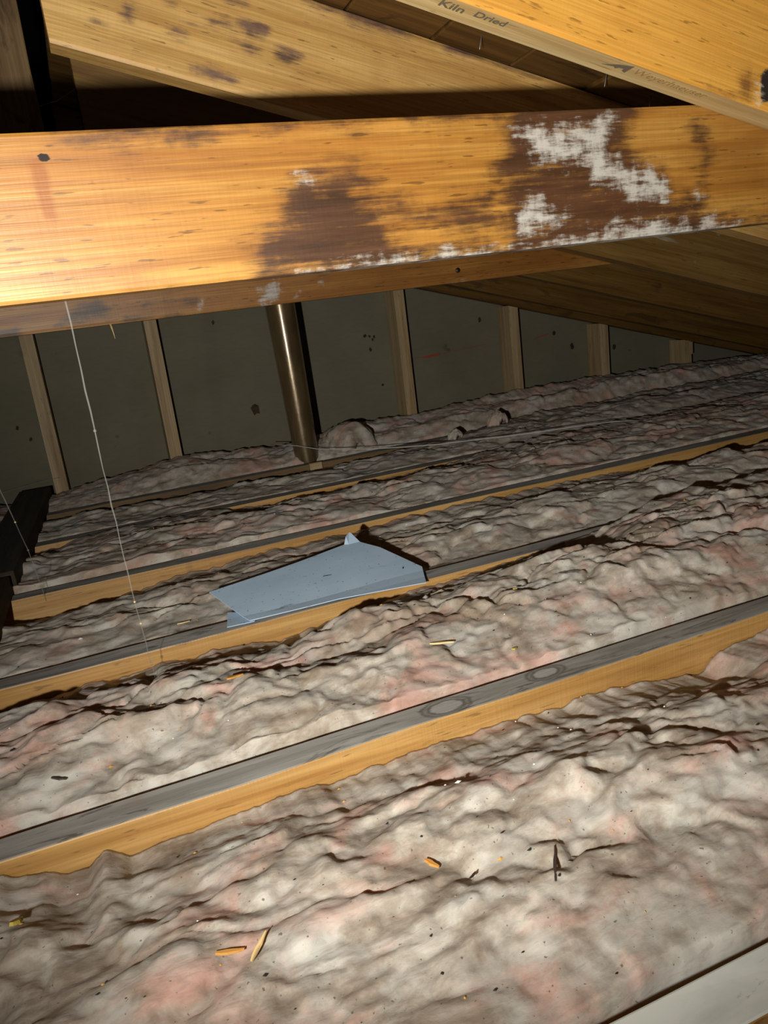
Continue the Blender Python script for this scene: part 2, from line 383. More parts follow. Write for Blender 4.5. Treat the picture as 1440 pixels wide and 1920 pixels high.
# roof deck: planks running front to back on top of the rafters, each its own piece
deck = bpy.data.objects.new('ceiling_slope', None); COL.objects.link(deck); tag(deck, kind='structure')
deck.location = (0.0, 0.0, ROOF_A + RAF_V); deck.rotation_euler = (0, TH, 0)
cs = math.cos(TH)
xs = []
x = 0.573 - 0.13 * 4
while x < 3.30: xs.append(x); x += 0.13
rng = random.Random(5)
plank_me = None
for i, x in enumerate(xs):
    w = 0.13 / cs - 0.003
    v, f = boxv(0, w, -1.2, WALL_Y - 0.002, 0.0005, 0.019)
    bm = bmesh.new(); vv = [bm.verts.new(p) for p in v]; [bm.faces.new([vv[q] for q in ff]) for ff in f]
    bmesh.ops.bevel(bm, geom=[e for e in bm.edges if abs(e.verts[0].co.y - e.verts[1].co.y) > 1], offset=0.002, segments=1, affect='EDGES')
    o = bm_obj('plank', bm, M['deck'], deck); o.location = (x / cs, 0, rng.uniform(0.0, 0.003))
    if i in (4, 5, 6):
        nx, ny = ((0.05, 1.075), (0.125, 1.062), (0.09, 1.078))[i - 4]
        n = tube_mesh('nail', [(nx, ny, 0.0), (nx, ny, -0.016), (nx, ny, -0.020)], [0.0008, 0.0008, 0.0003], M['nail'], 6, o)

# baseplate of the gable wall
tag(board('trim_1', 4.6, 0.089, 0.038, [M['joist_old']], (-1.6, STUD_F, -0.149), seed=3), kind='structure')

# ------------------------------------------------------------------ wall studs
stud_txt = ['bare wood wall stud at the far left, above the dark timber end',
            'bare wood wall stud between the leftmost stud and the brown pipe',
            'bare wood wall stud just right of the brown vent pipe',
            'wide pale wall stud, third from the right along the gable wall',
            'short pale wall stud, second from the right under the sloping rafter',
            'shortest wall stud, rightmost stub with a ragged split top']
for i, xr in enumerate((-0.122, 0.234, 1.070, 1.515, 1.908, 2.313)):
    x0 = xr - 0.038
    zt = min(0.948, zr(xr) - 0.004)
    bm = bmesh.new(); v, f = boxv(0, 0.038, 0, WALL_Y - STUD_F - 0.001, 0, 1)
    vv = [bm.verts.new((p[0], p[1], (p[2] * (min(0.948, zr(x0 + p[0]) - 0.004) + 0.110)))) for p in v]; [bm.faces.new([vv[q] for q in ff]) for ff in f]
    bmesh.ops.bevel(bm, geom=[e for e in bm.edges if abs(e.verts[0].co.z - e.verts[1].co.z) > .1], offset=0.002, segments=2, affect='EDGES')
    # grain runs upright: build along local x and stand the piece up
    for q in bm.verts: q.co = Vector((q.co.z, q.co.y, -q.co.x))
    o = bm_obj('wall_stud', bm, M['stud']); o.rotation_euler = (0, -math.pi / 2, 0); o.location = (x0, STUD_F, -0.110)
    tag(o, stud_txt[i], 'stud', 'studs of the gable wall')
    if i == 5:
        for (dx, w, h) in ((-0.012, 0.022, 0.012), (0.014, 0.015, 0.004)):
            v, f = boxv(zt + .110 - .05, zt + .110 + h - .005, -0.003, 0.0, -(dx + w + .012), -(dx + .012)); mesh_obj('splinter', v, f, M['stud'], o)

# marks on the gable wall
def flat_blob(name, poly, y, mat, parent):
    return mesh_obj(name, [(x, y, z) for x, z in poly] + [(x, y - .0006, z) for x, z in poly],
                    [tuple(range(len(poly), 2 * len(poly)))] + [(i, (i + 1) % len(poly), (i + 1) % len(poly) + len(poly), i + len(poly)) for i in range(len(poly))], mat, parent)
flat_blob('red_chalk_mark', [(1.145, .246), (1.17, .240), (1.225, .244), (1.222, .252), (1.18, .250)], WALL_Y, M['red'], wall)
flat_blob('red_chalk_mark', [(1.09, .2445), (1.145, .2455), (1.145, .2475), (1.09, .2465)], WALL_Y, M['red'], wall)
flat_blob('red_chalk_mark', [(1.23, .247), (1.42, .257), (1.42, .2585), (1.23, .249)], WALL_Y, M['red'], wall)
flat_blob('red_chalk_mark', [(1.625, .246), (1.69, .258), (1.70, .264), (1.64, .253)], WALL_Y, M['red'], wall)
rng = random.Random(11)
for (cx, cz, r) in ((0.51, .157, .017), (1.72, .262, .009), (.94, .35, .006), (.957, .346, .005), (.975, .343, .005), (.968, .334, .005), (.955, .30, .006), (1.545, .35, .010), (1.40, .35, .008), (1.80, .20, .010), (2.0, .17, .009), (0.42, .46, .006), (-.2, .18, .006), (-.23, .22, .006), (.985, .17, .005)):
    flat_blob('dark_spot', [(cx + r * rng.uniform(.6, 1.1) * math.cos(a), cz + 1.3 * r * rng.uniform(.6, 1.1) * math.sin(a)) for a in [i * math.pi / 4.5 for i in range(9)]], WALL_Y, M['timber_b'], wall)

# ------------------------------------------------------------------ ceiling joists
M['dust_1'] = dusty('joist_top_dust_knots', ((0.422 - X_L, 0.024, 0.030, 0.016), (0.291 - X_L, 0.019, 0.034, 0.020)))
jt = ['pale dusty joist top at the lower right corner, nearest the camera',
      'nearest long ceiling joist with grey dusty top and knots, across the foreground',
      'ceiling joist carrying the grey metal sheet, buried under insulation at right',
      'ceiling joist next beyond the metal sheet, pale face showing at left',
      'ceiling joist two beyond the metal sheet, orange face showing in short strips',
      'farthest brown ceiling joist, in front of the vent pipe foot']
for i, y in enumerate(JF):
    top = M['dust_pale'] if i == 0 else (M['dust_1'] if i == 1 else M['dust'])
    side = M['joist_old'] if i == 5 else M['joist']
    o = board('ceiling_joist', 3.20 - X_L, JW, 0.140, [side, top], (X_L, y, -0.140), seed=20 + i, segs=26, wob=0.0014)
    tag(o, jt[i], 'joist', 'ceiling joists')

# ------------------------------------------------------------------ rafters
rt = ['nearest orange rafter at the upper right, with mill stamps on its underside',
      'second rafter, tan face with dark spots and a square-cut end at upper left',
      'third rafter, its whitish cut end showing just below the second rafter',
      'fourth brown rafter, low at right between the third and fifth rafters',
      'fifth dark brown rafter, low at right above the short wall studs',
      'end rafter against the gable wall above the stud tops']
RY = [0.7215 + SP * i for i in range(5)] + [STUD_F + 0.02]
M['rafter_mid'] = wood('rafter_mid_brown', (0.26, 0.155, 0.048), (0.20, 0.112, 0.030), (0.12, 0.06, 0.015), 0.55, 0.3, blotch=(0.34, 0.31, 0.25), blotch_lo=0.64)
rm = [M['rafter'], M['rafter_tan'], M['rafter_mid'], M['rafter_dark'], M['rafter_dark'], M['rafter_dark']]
RS = [0.03, 0.043, 0.085, 0.05, 0.05, 0.05]
rafters = []
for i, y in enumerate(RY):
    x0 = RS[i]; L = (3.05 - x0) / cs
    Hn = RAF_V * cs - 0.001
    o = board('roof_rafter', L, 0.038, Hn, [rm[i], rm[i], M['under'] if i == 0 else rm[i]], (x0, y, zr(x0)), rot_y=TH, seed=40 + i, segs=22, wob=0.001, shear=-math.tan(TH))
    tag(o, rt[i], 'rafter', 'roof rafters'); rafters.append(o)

# stains on the second rafter's face and a knot on the first: geometry-thin marks are avoided, use a mask attribute
def face_masks(o, polys, soft):
    """float attributes (signed distance / soft, clipped) on a board's vertices; polys in local x, z"""
    me = o.data; n = len(me.vertices); co = np.empty(n * 3); me.vertices.foreach_get('co', co); co = co.reshape(-1, 3)
    for an, pl in polys.items():
        s = np.full(n, -1.6)
        for p in pl: s = np.maximum(s, np.clip(poly_sd(co[:, 0], co[:, 2], p) / (soft[an] if isinstance(soft, dict) else soft), -1.6, 1))
        a = me.attributes.new(an, 'FLOAT', 'POINT'); a.data.foreach_set('value', s.astype(np.float32))

def dense_board(name, L, D, Hh, mat, loc, nx, nz, rot_y=0, polys=None, soft=0.012, face_mats=None, shear=0.0):
    """board whose camera-side face is a fine grid so that stain masks can live on it"""
    V = []; F = []; ids = lambda i, j: i * (nz + 1) + j
    for i in range(nx + 1):
        for j in range(nz + 1):
            z = Hh * j / nz; e = 0.0015 if j in (0, nz) else 0.0
            V.append((L * i / nx + shear * z, e, z))
    for i in range(nx):
        for j in range(nz): F.append((ids(i, j), ids(i + 1, j), ids(i + 1, j + 1), ids(i, j + 1)))
    b = len(V)
    for i in range(nx + 1):       # back strip shares the long edges
        V.append((L * i / nx, D, 0)); V.append((L * i / nx + shear * Hh, D, Hh))
    fm = [0] * len(F)
    for i in range(nx):
        F.append((ids(i, 0), b + 2 * i, b + 2 * i + 2, ids(i + 1, 0))); fm.append(2 if face_mats else 0)
        F.append((ids(i, nz), ids(i + 1, nz), b + 2 * i + 3, b + 2 * i + 1)); fm.append(0)
        F.append((b + 2 * i, b + 2 * i + 1, b + 2 * i + 3, b + 2 * i + 2)); fm.append(0)
    F.append(tuple([ids(0, j) for j in range(nz + 1)] + [b + 1, b])); fm.append(0)
    F.append(tuple([ids(nx, j) for j in range(nz, -1, -1)] + [b + 2 * nx, b + 2 * nx + 1])); fm.append(0)
    o = mesh_obj(name, V, F, [mat] + ([mat, face_mats] if face_mats else []), None, fm=fm)
    o.location = loc; o.rotation_euler = (0, rot_y, 0)
    if polys: face_masks(o, polys, soft)
    return o
def off(poly, dx, dz): return [(x - dx, z - dz) for x, z in poly]

# ------------------------------------------------------------------ collar ties
STAIN_A = [(0.221, 0.562), (0.234, 0.569), (0.261, 0.567), (0.299, 0.56), (0.303, 0.55), (0.29, 0.538), (0.312, 0.529), (0.36, 0.531), (0.434, 0.527), (0.435, 0.504), (0.406, 0.499), (0.357, 0.508), (0.31, 0.514), (0.317, 0.501), (0.355, 0.49), (0.436, 0.483), (0.455, 0.465), (0.171, 0.465), (0.166, 0.489), (0.167, 0.506), (0.184, 0.519), (0.212, 0.526), (0.212, 0.543)]
STAIN_B = [(0.47, 0.622), (0.454, 0.583), (0.443, 0.548), (0.451, 0.531), (0.446, 0.504), (0.445, 0.486), (0.448, 0.46), (0.821, 0.46), (0.821, 0.481), (0.777, 0.487), (0.721, 0.493), (0.719, 0.509), (0.679, 0.513), (0.673, 0.529), (0.663, 0.544), (0.636, 0.552), (0.619, 0.564), (0.622, 0.586), (0.634, 0.622)]
TOPST = [(0.017, 0.607), (0.07, 0.616), (0.164, 0.618), (0.178, 0.606), (0.143, 0.6), (0.128, 0.598), (0.059, 0.601), (0.024, 0.604)]
TOPS2 = [(0.20, 0.607), (0.46, 0.606), (0.46, 0.62), (0.20, 0.62)]
WAVE = [(0.711, 0.588), (0.727, 0.585), (0.734, 0.55), (0.725, 0.524), (0.715, 0.528), (0.718, 0.557)]
W1 = [(0.464, 0.598), (0.5, 0.6), (0.541, 0.597), (0.576, 0.601), (0.592, 0.613), (0.607, 0.6), (0.596, 0.589), (0.59, 0.578), (0.585, 0.57), (0.594, 0.558), (0.615, 0.554), (0.641, 0.547), (0.668, 0.533), (0.676, 0.516), (0.662, 0.51), (0.626, 0.507), (0.608, 0.514), (0.598, 0.527), (0.562, 0.533), (0.552, 0.548), (0.513, 0.554), (0.48, 0.561), (0.484, 0.575), (0.463, 0.583)]
W2 = [(0.459, 0.512), (0.482, 0.529), (0.498, 0.525), (0.501, 0.513), (0.513, 0.51), (0.53, 0.513), (0.531, 0.497), (0.493, 0.484), (0.461, 0.486)]
W3 = [(0.214, 0.474), (0.248, 0.476), (0.294, 0.479), (0.303, 0.483), (0.314, 0.476), (0.366, 0.481), (0.442, 0.476), (0.482, 0.477), (0.524, 0.480), (0.553, 0.487), (0.589, 0.489), (0.597, 0.499), (0.604, 0.489), (0.627, 0.490), (0.673, 0.486), (0.704, 0.482), (0.729, 0.487), (0.745, 0.480), (0.778, 0.481), (0.782, 0.46), (0.213, 0.46)]
W4 = [(0.227, 0.567), (0.237, 0.566), (0.239, 0.552), (0.230, 0.554)]
W5 = [(0.709, 0.513), (0.72, 0.518), (0.726, 0.512), (0.713, 0.509)]
RUST = [(-0.008, 0.590), (0.004, 0.590), (0.006, 0.574), (0.004, 0.560), (0.004, 0.538), (-0.006, 0.540), (-0.008, 0.562)]
KN = [(-0.002, 0.5905), (0.003, 0.593), (0.009, 0.592), (0.011, 0.588), (0.006, 0.585), (0.001, 0.586)]
M['tie'] = tie_material('tie_stained_pine', (0.50, 0.270, 0.060), (0.39, 0.180, 0.030), (0.25, 0.092, 0.012), (0.060, 0.025, 0.012), (0.46, 0.44, 0.40), 0.44, spec=0.6)
TZ0, TZ1, TX0 = 0.4725, 0.6095, -1.4
o = dense_board('collar_tie', 2.62, 0.038, TZ1 - TZ0, M['tie'], (TX0, 0.760, TZ0), 760, 44,
    polys={'stain': [off(p, TX0, TZ0) for p in (STAIN_A, STAIN_B, TOPST, TOPS2, WAVE)], 'white': [off(p, TX0, TZ0) for p in (W1, W2, W3, W4, W5)],
           'rust': [off(RUST, TX0, TZ0)], 'knot': [off(KN, TX0, TZ0)]}, soft={'stain': .020, 'white': .014, 'rust': .007, 'knot': .004})
tag(o, 'large near horizontal tie beam with brown water stains and white salts', 'beam', 'collar ties')
M['tie_far'] = tie_material('tie_far_orange', (0.33, 0.165, 0.042), (0.25, 0.108, 0.020), (0.165, 0.062, 0.010), (0.05, 0.03, 0.02), (0.36, 0.35, 0.34), 0.45)
FS = [[(-0.03, .477), (0.0, .505), (0.05, .51), (0.07, .49), (0.03, .478)], [(0.09, .468), (0.2, .466), (0.2, .472), (0.09, .474)], [(0.13, .495), (0.23, .490), (0.23, .498), (0.13, .503)], [(-.25, .467), (-.1, .466), (-.1, .48), (-.25, .482)]]
FW = [[(0.34, .467), (0.36, .49), (0.345, .505), (0.40, .512), (0.405, .49), (0.39, .468)], [(0.225, .485), (0.245, .502), (0.25, .485), (0.235, .472)], [(0.425, .475), (0.437, .485), (0.433, .475)], [(.48, .493), (.485, .505), (.49, .493)], [(.78, .467), (.82, .469), (.81, .474)]]
o = dense_board('collar_tie', 2.62, 0.038, TZ1 - TZ0 + 0.006, M['tie_far'], (TX0, RY[2] + 0.0385, TZ0 - 0.006), 420, 26,
    polys={'stain': [off(p, TX0, TZ0 - .006) for p in FS], 'white': [off(p, TX0, TZ0 - .006) for p in FW], 'rust': [], 'knot': []}, soft=0.010)
tag(o, 'farther orange tie beam showing as a strip below the large stained beam', 'beam', 'collar ties')
fy = RY[2] + 0.0385
n = tube_mesh('nail_hole_disc', [(0.801 - TX0, -0.002, 0.492 - TZ0 + .006), (0.801 - TX0, 0.004, 0.492 - TZ0 + .006)], 0.0055, M['hole'], 10, o)  # solid dark disc in place of a nail hole and its shade
tube_mesh('splinter', [(0.062 - TX0, 0.003, 0.001), (0.064 - TX0, 0.0, -0.014), (0.065 - TX0, 0.0, -0.027)], [0.002, 0.0010, 0.0005], M['chip_y'], 6, o)

# king post at the upper left
o = board('king_post', 1.20, 0.037, 0.089, [M['post']], (-0.069 + 0.089, RY[2] + 0.0005, 0.535), rot_y=-math.pi / 2, seed=71)
tag(o, 'dusty brown upright post at the upper left corner, with cobwebs', 'post')

# masks for the second rafter (dark smudges) as a finely divided front skin of the same board
def rl(pts, x0): return [(((x - x0) * cs - (z - zr(x0)) * math.sin(TH)), ((x - x0) * math.sin(TH) + (z - zr(x0)) * cs)) for x, z in pts]
def ell(cx, cz, a, b, rot=-0.27, n=10): return [(cx + a * math.cos(t) * math.cos(rot) - b * math.sin(t) * math.sin(rot), cz + a * math.cos(t) * math.sin(rot) + b * math.sin(t) * math.cos(rot)) for t in [2 * math.pi * i / n for i in range(n)]]
M['raf2'] = tie_material('rafter_tan_smudged', (0.62, 0.40, 0.145), (0.52, 0.31, 0.095), (0.36, 0.19, 0.050), (0.11, 0.062, 0.050), (0.55, 0.53, 0.48), 0.5)
M['raf1'] = tie_material('rafter_orange_knotted', (0.78, 0.42, 0.085), (0.72, 0.37, 0.066), (0.62, 0.29, 0.045), (0.20, 0.085, 0.02), (0.66, 0.56, 0.40), 0.5)
def replace_rafter(i, mat, polys, nx, nz, soft, under=None):
    old = rafters[i]; x0 = RS[i]; L = (3.05 - x0) / cs; y = RY[i]; lab = old['label']
    bpy.data.objects.remove(old)
    o = dense_board('roof_rafter', L, 0.038, RAF_V * cs - 0.001, mat, (x0, y, zr(x0)), nx, nz, TH, polys=polys, soft=soft, face_mats=under, shear=-math.tan(TH))
    tag(o, lab, 'rafter', 'roof rafters'); rafters[i] = o; return o
sm = [ell(.207, .810, .012, .004), ell(.228, .815, .010, .004), ell(.250, .818, .012, .003), ell(.265, .821, .012, .004), ell(.304, .814, .022, .009), ell(.290, .794, .026, .006), ell(.345, .780, .022, .012), ell(.107, .822, .008, .005), ell(.144, .832, .008, .009), ell(.245, .758, .03, .008), ell(.27, .85, .03, .004), ell(.20, .86, .014, .008), ell(.46, .835, .10, .016), ell(.66, .775, .10, .006)]
replace_rafter(1, M['raf2'], {'stain': [rl(p, RS[1]) for p in sm], 'white': [], 'rust': [], 'knot': []}, 600, 30, 0.010)
rr = replace_rafter(0, M['raf1'], {'stain': [rl(p, RS[0]) for p in ([(0.733, .632), (0.75, .634), (0.765, .62), (0.755, .602), (0.72, .606), (0.69, .620), (0.70, .621), (0.735, .612)],)],
    'white': [rl([(0.758, .628), (0.768, .628), (0.768, .597), (0.757, .600)], RS[0])], 'rust': [], 'knot': [rl([(0.766, .630), (0.782, .640), (0.785, .60), (0.766, .598)], RS[0])]}, 520, 28, {'stain': .014, 'white': .012, 'rust': .01, 'knot': .016}, M['under'])

# mill stamps on the underside of the nearest rafter
def under_local(x, y): return Vector((((x - RS[0]) * cs - (zr(x) - zr(RS[0])) * math.sin(TH)), y - RY[0], 0.0))
def stamp(name, txt, xa, ya, length, mat, parent, bold=0.0):
    cu = bpy.data.curves.new(name, 'FONT'); cu.body = txt; cu.size = 0.016; cu.extrude = 0.0001; cu.offset = bold
    tmp = bpy.data.objects.new(name, cu); COL.objects.link(tmp)
    dg = bpy.context.evaluated_depsgraph_get(); me = bpy.data.meshes.new_from_object(tmp.evaluated_get(dg))
    bpy.data.objects.remove(tmp)
    xsz = max(v.co.x for v in me.vertices); s = length / xsz
    me.materials.clear(); me.materials.append(mat)
    p = under_local(xa, ya)
    for v in me.vertices: v.co = Vector((p.x + v.co.x * s, p.y - v.co.y * s, -0.0003 - v.co.z))
    me.flip_normals()
    q = bpy.data.objects.new(name, me); COL.objects.link(q); q.parent = parent; return q
stamp('stamp_lettering', 'Kiln', 0.383, 0.7415, 0.027, M['ink'], rr, 0.0003)
stamp('stamp_lettering', 'Dried', 0.419, 0.7390, 0.035, M['ink'], rr, 0.0003)
stamp('stamp_lettering', 'Weyerhaeuser', 0.606, 0.7400, 0.100, M['ink_f'], rr)
tri = [(0.570, 0.7430), (0.585, 0.7325), (0.5995, 0.7265), (0.6005, 0.7445), (0.5955, 0.7425), (0.5945, 0.7375), (0.5895, 0.7385), (0.5865, 0.7425), (0.5835, 0.7395)]
pv = [under_local(x, y) for x, y in tri]; nn = len(pv)
mesh_obj('stamp_emblem', [(p.x, p.y, -0.0002) for p in pv] + [(p.x, p.y, -0.0005) for p in pv], [tuple(range(nn)), tuple(range(nn, 2 * nn))[::-1]] + [(i, (i + 1) % nn, (i + 1) % nn + nn, i + nn) for i in range(nn)], M['ink'], rr)

# ------------------------------------------------------------------ vent pipe
pp = []
for z in (-0.14, 0.0, 0.1, 0.2, 0.3, 0.4, 0.5, 0.6, 0.7, 0.790): pp.append((0.598 - 0.020 * z, 2.345 + 0.02 * z, z))
pipe = bpy.data.objects.new('vent_pipe', None); COL.objects.link(pipe); tag(pipe, 'leaning brown metal vent pipe in front of the grey gable wall', 'pipe')
tube_mesh('pipe_barrel', pp, [0.0385 + 0.0150 * p[2] for p in pp], M['pipe'], 40, pipe)
o = board('wood_block', 0.040, 0.013, 0.040, [M['stud']], (0.575, JF[5] - 0.0150, -0.034), seed=77, segs=2, wob=0.0)
tag(o, 'small pale wood block on the farthest joist at the pipe foot', 'wood block')
# ------------------------------------------------------------------ timbers laid across the joists at the left
o = board('floor_timber', 0.95, 0.088, 0.038, [M['timber_b'], M['timber']], (-0.2045, 1.560, 0.0012), rot_z=math.radians(88.0), seed=81)
tag(o, 'blackened flat timber across the joists at the left edge, reaching the wall', 'timber')
o = board('floor_timber', 1.40, 0.088, 0.036, [M['timber_b'], M['timber_b']], (-0.226, 0.135, 0.0012), rot_z=math.radians(89.4), seed=82)
tag(o, 'dark brown flat timber at the left edge, in front of the blackened one', 'timber')

# ------------------------------------------------------------------ insulation
BV = {}
def axis(lo, hi, f0, f1, fine, coarse):
    a = []
    x = lo
    while x < hi:
        a.append(x); x += fine if f0 <= x <= f1 else coarse
    a.append(hi); return np.array(a)
def batt(name, label, y0, y1, seed, edge, mid, mat, fine, f0, f1, amp=1.0, over=None, x0=X_L, x1=X_R, near=None, crease=0.010):
    """a fibreglass batt lying in one joist bay. edge: (x, z) where its top meets the next joist's face;
    mid: (x, z) of the crown; over: (x, dy) how far it spreads past the joist face; near: (x, z) at the near joist"""
    X = axis(x0, x1, f0, f1, fine, fine * 4)
    ny = int((y1 - y0) / fine); T = np.linspace(0, 1, ny + 1)
    ov = np.interp(X, *zip(*over)) if over else np.zeros_like(X)
    ov = ov + (np.where(ov > 0.01, 0.010 * perlin(X / 0.035, X * 0 + 3.3, seed + 9), 0) if over else 0)
    XX, TT = np.meshgrid(X, T, indexing='ij')
    YY = y0 + (y1 - y0 + ov[:, None]) * TT
    wx = 0.030 * fbm(XX / .11, YY / .11, seed + 1, 3); wy = 0.022 * fbm(XX / .11, YY / .11, seed + 2, 3)
    ax, ay = XX + wx, YY + wy
    sk = 0.22                                           # folds run a little across the bay
    sab = lambda q, e: np.sqrt(q * q + e * e) - e
    big = fbm(ax / .24, (ay + sk * ax) / .15, seed + 3, 2)
    l1 = domes(ax / .150, (ay - .15 * ax) / .085, seed + 4)
    bx, by = ax + 0.010 * fbm(XX / .03, YY / .03, seed + 31, 2), ay + 0.008 * fbm(XX / .03, YY / .03, seed + 32, 2)
    l2 = 0.6 * domes(bx / .062, by / .040, seed + 5) + 0.8 * sab(perlin(bx / .075, by / .045, seed + 15), .04)
    l3 = 0.7 * domes(bx / .026, by / .019, seed + 6) + 0.5 * sab(perlin(bx / .030, by / .018, seed + 16), .04)
    l4 = fbm(XX / .010, YY / .008, seed + 7, 2)
    m3 = 0.35 + 0.65 * sstep(-.25, .35, perlin(ax / .12, ay / .09, seed + 17))     # some stretches are smoother
    cr = np.clip(1 - np.abs(perlin(ax / .21, (ay - .2 * ax) / .055, seed + 8)) * 9, 0, 1) * sstep(-0.1, .25, perlin(ax / .15, ay / .15, seed + 10))
    f1_, f2_, f3_ = 0.019 * (l1 - .75), 0.0165 * (l2 - .6), 0.0078 * m3 * (l3 - .6)
    lump = amp * (0.014 * big + f1_ + f2_ + f3_ + 0.0010 * l4 - crease * cr)
    zm = np.interp(X, *zip(*mid))[:, None]
    ze = (np.interp(X, *zip(*edge)) + 0.0035 * fbm(X / .025, X * 0 + .7, seed + 20, 3) + 0.005 * perlin(X / .07, X * 0 + 5.7, seed + 21))[:, None]
    zn = np.interp(X, *zip(*(near or [(0, 0.002), (1, 0.002)])))[:, None] - 0.006
    s_far = sstep(0.58, 0.99, TT); s_near = 1 - sstep(0.0, 0.40, TT)
    base = zm * (1 - s_far) * (1 - s_near) + ze * s_far + zn * s_near
    Z = base + lump * (1 - 0.72 * s_far ** 2) * (1 - 0.55 * s_near)
    d0 = (YY - y0); d1 = (YY[:, -1:] - YY)
    gw = 0.0135 + 0.005 * perlin(XX / .06, YY * 0 + 1.7, seed + 11)
    Z = Z - 0.055 * (1 - sstep(gw, gw + 0.007, d0))
    if over:                                            # torn lip where it hangs over the joist
        Z = Z - np.where(ov[:, None] > .015, 0.016 * (1 - sstep(0, .012, d1)), 0)
        hit = (YY > y1 - 0.004) & (ov[:, None] > 0.001)
        Z = np.where(hit, np.maximum(Z, 0.003), Z)
    # folds lean towards the near side
    lean = sstep(0.03, 0.2, TT) * (1 - sstep(0.78, 0.95, TT))
    Y2 = YY - lean * 0.34 * amp * (f1_ + f2_ + f3_)
    nx_, ny_ = XX.shape
    V = np.stack([XX, Y2, Z], -1).reshape(-1, 3)
    idx = np.arange(nx_ * ny_).reshape(nx_, ny_)
    F = np.stack([idx[:-1, :-1], idx[1:, :-1], idx[1:, 1:], idx[:-1, 1:]], -1).reshape(-1, 4)
    # skirt down to the ceiling board
    loop = np.concatenate([idx[:, 0], idx[-1, 1:], idx[-2::-1, -1], idx[0, -2:0:-1]])
    sk_v = V[loop].copy(); sk_v[:, 2] = -0.149
    sk_v[:, 1] = np.clip(sk_v[:, 1], y0, y1)
    nb = len(V); L_ = len(loop); si = np.arange(L_); sj = (si + 1) % L_
    F2 = np.stack([loop[sj], loop[si], nb + si, nb + sj], -1)
    V = np.concatenate([V, sk_v]); F = np.concatenate([F, F2])
    me = bpy.data.meshes.new(name); me.vertices.add(len(V)); me.vertices.foreach_set('co', V.astype(np.float32).ravel())
    me.loops.add(F.size); me.loops.foreach_set('vertex_index', F.astype(np.int32).ravel())
    me.polygons.add(len(F)); me.polygons.foreach_set('loop_start', np.arange(0, F.size, 4, dtype=np.int32))
    me.polygons.foreach_set('loop_total', np.full(len(F), 4, dtype=np.int32))
    me.update(calc_edges=True); me.validate()
    me.polygons.foreach_set('use_smooth', np.ones(len(F), bool)); me.materials.append(mat)
    o = bpy.data.objects.new(name, me); COL.objects.link(o); tag(o, label, 'insulation', 'insulation batts between the joists')
    BV[name + str(len(BV))] = (XX, Y2, Z)
    return o
def ground(x, y):
    best = 0.0; bd = 1e9
    for XX, YY, ZZ in BV.values():
        i = int(np.argmin(np.abs(XX[:, 0] - x))); j = int(np.argmin(np.abs(YY[i] - y)))
        d = abs(YY[i, j] - y)
        if d < bd: bd = d; best = float(ZZ[max(0, i - 2):i + 3, max(0, j - 1):j + 2].max())
    return best if bd < 0.02 else 0.0

G = 0.0015
batt('insulation_batt', 'sliver of pink insulation in front of the pale joist at lower right', -0.12, JF[0] - G, 101, [(-2, -.02), (3, -.02)], [(-2, 0.0), (3, 0.0)], M['wool_a'], 0.006, 0, 0.7)
batt('insulation_batt', 'broad dusty pink insulation filling the foreground before the nearest long joist', JF[0] + JW + G, JF[1] - G, 111,
     [(-1.6, -.03), (-.17, -.017), (-.13, -.024), (-.09, -.030), (-.075, -.020), (-.055, -.036), (.025, -.033), (.11, -.027), (.2, -.029), (.32, -.029), (.5, -.034), (.63, -.047), (.655, -.030), (.74, -.018), (1.2, -.02), (3, -.03)],
     [(-2, .000), (-.2, -.004), (.1, 0.006), (.4, .008), (3, .005)], M['wool_a'], 0.0030, -0.30, 0.95, amp=0.85, near=[(-2, .0), (3, .0)], crease=0.004)
batt('insulation_batt', 'lumpy insulation between the nearest long joist and the metal-sheet joist', JF[1] + JW + G, JF[2] - G, 121,
     [(-1.6, -.03), (-.2, -.035), (-.06, -.026), (.09, -.024), (.2, -.034), (.27, -.028), (.35, -.016), (.44, -.011), (.73, -.008), (.80, .010), (.88, .020), (1.0, .028), (1.3, .030), (2.8, .02)],
     [(-2, .010), (-.1, .012), (.2, .016), (.5, .026), (.8, .040), (1.2, .045), (3, .035)], M['wool_a'], 0.0032, -0.32, 1.35, amp=1.05,
     over=[(-2, 0), (.70, 0), (.80, .018), (.90, JW), (1.1, JW + .008), (3, JW + .004)], near=[(-2, .006), (3, .004)])
batt('insulation_batt', 'grey-brown insulation just behind the metal sheet', JF[2] + JW + 0.010, JF[3] - G, 131,
     [(-1.6, -.03), (-.22, -.042), (-.05, -.043), (.05, -.026), (.2, -.018), (.27, -.016), (.5, -.012), (.76, -.007), (1.1, -.015), (1.4, -.036), (1.6, -.042), (2.0, -.035), (3, -.02)],
     [(-2, -.004), (.1, -.006), (.5, -.004), (.9, .006), (1.4, .010), (3, .01)], M['wool_b'], 0.0042, -0.35, 1.75, amp=0.72, near=[(-2, -.006), (.3, -.006), (.9, -.012), (3, -.004)])
batt('insulation_batt', 'dark insulation with a pink front edge, third bay back', JF[3] + JW + G, JF[4] - G, 141,
     [(-1.6, -.02), (-.22, -.022), (-.14, -.010), (-.09, .004), (.22, .004), (.28, -.010), (.5, -.014), (.8, -.010), (.95, .002), (1.2, .012), (3, .014)],
     [(-2, .006), (.1, .008), (.4, .010), (1.0, .016), (3, .02)], M['wool_p'], 0.0045, -0.35, 2.2, amp=0.75,
     over=[(-2, 0), (.95, 0), (1.1, JW), (3, JW + .004)], near=[(-2, .012), (.3, .014), (.6, .004), (3, .002)])
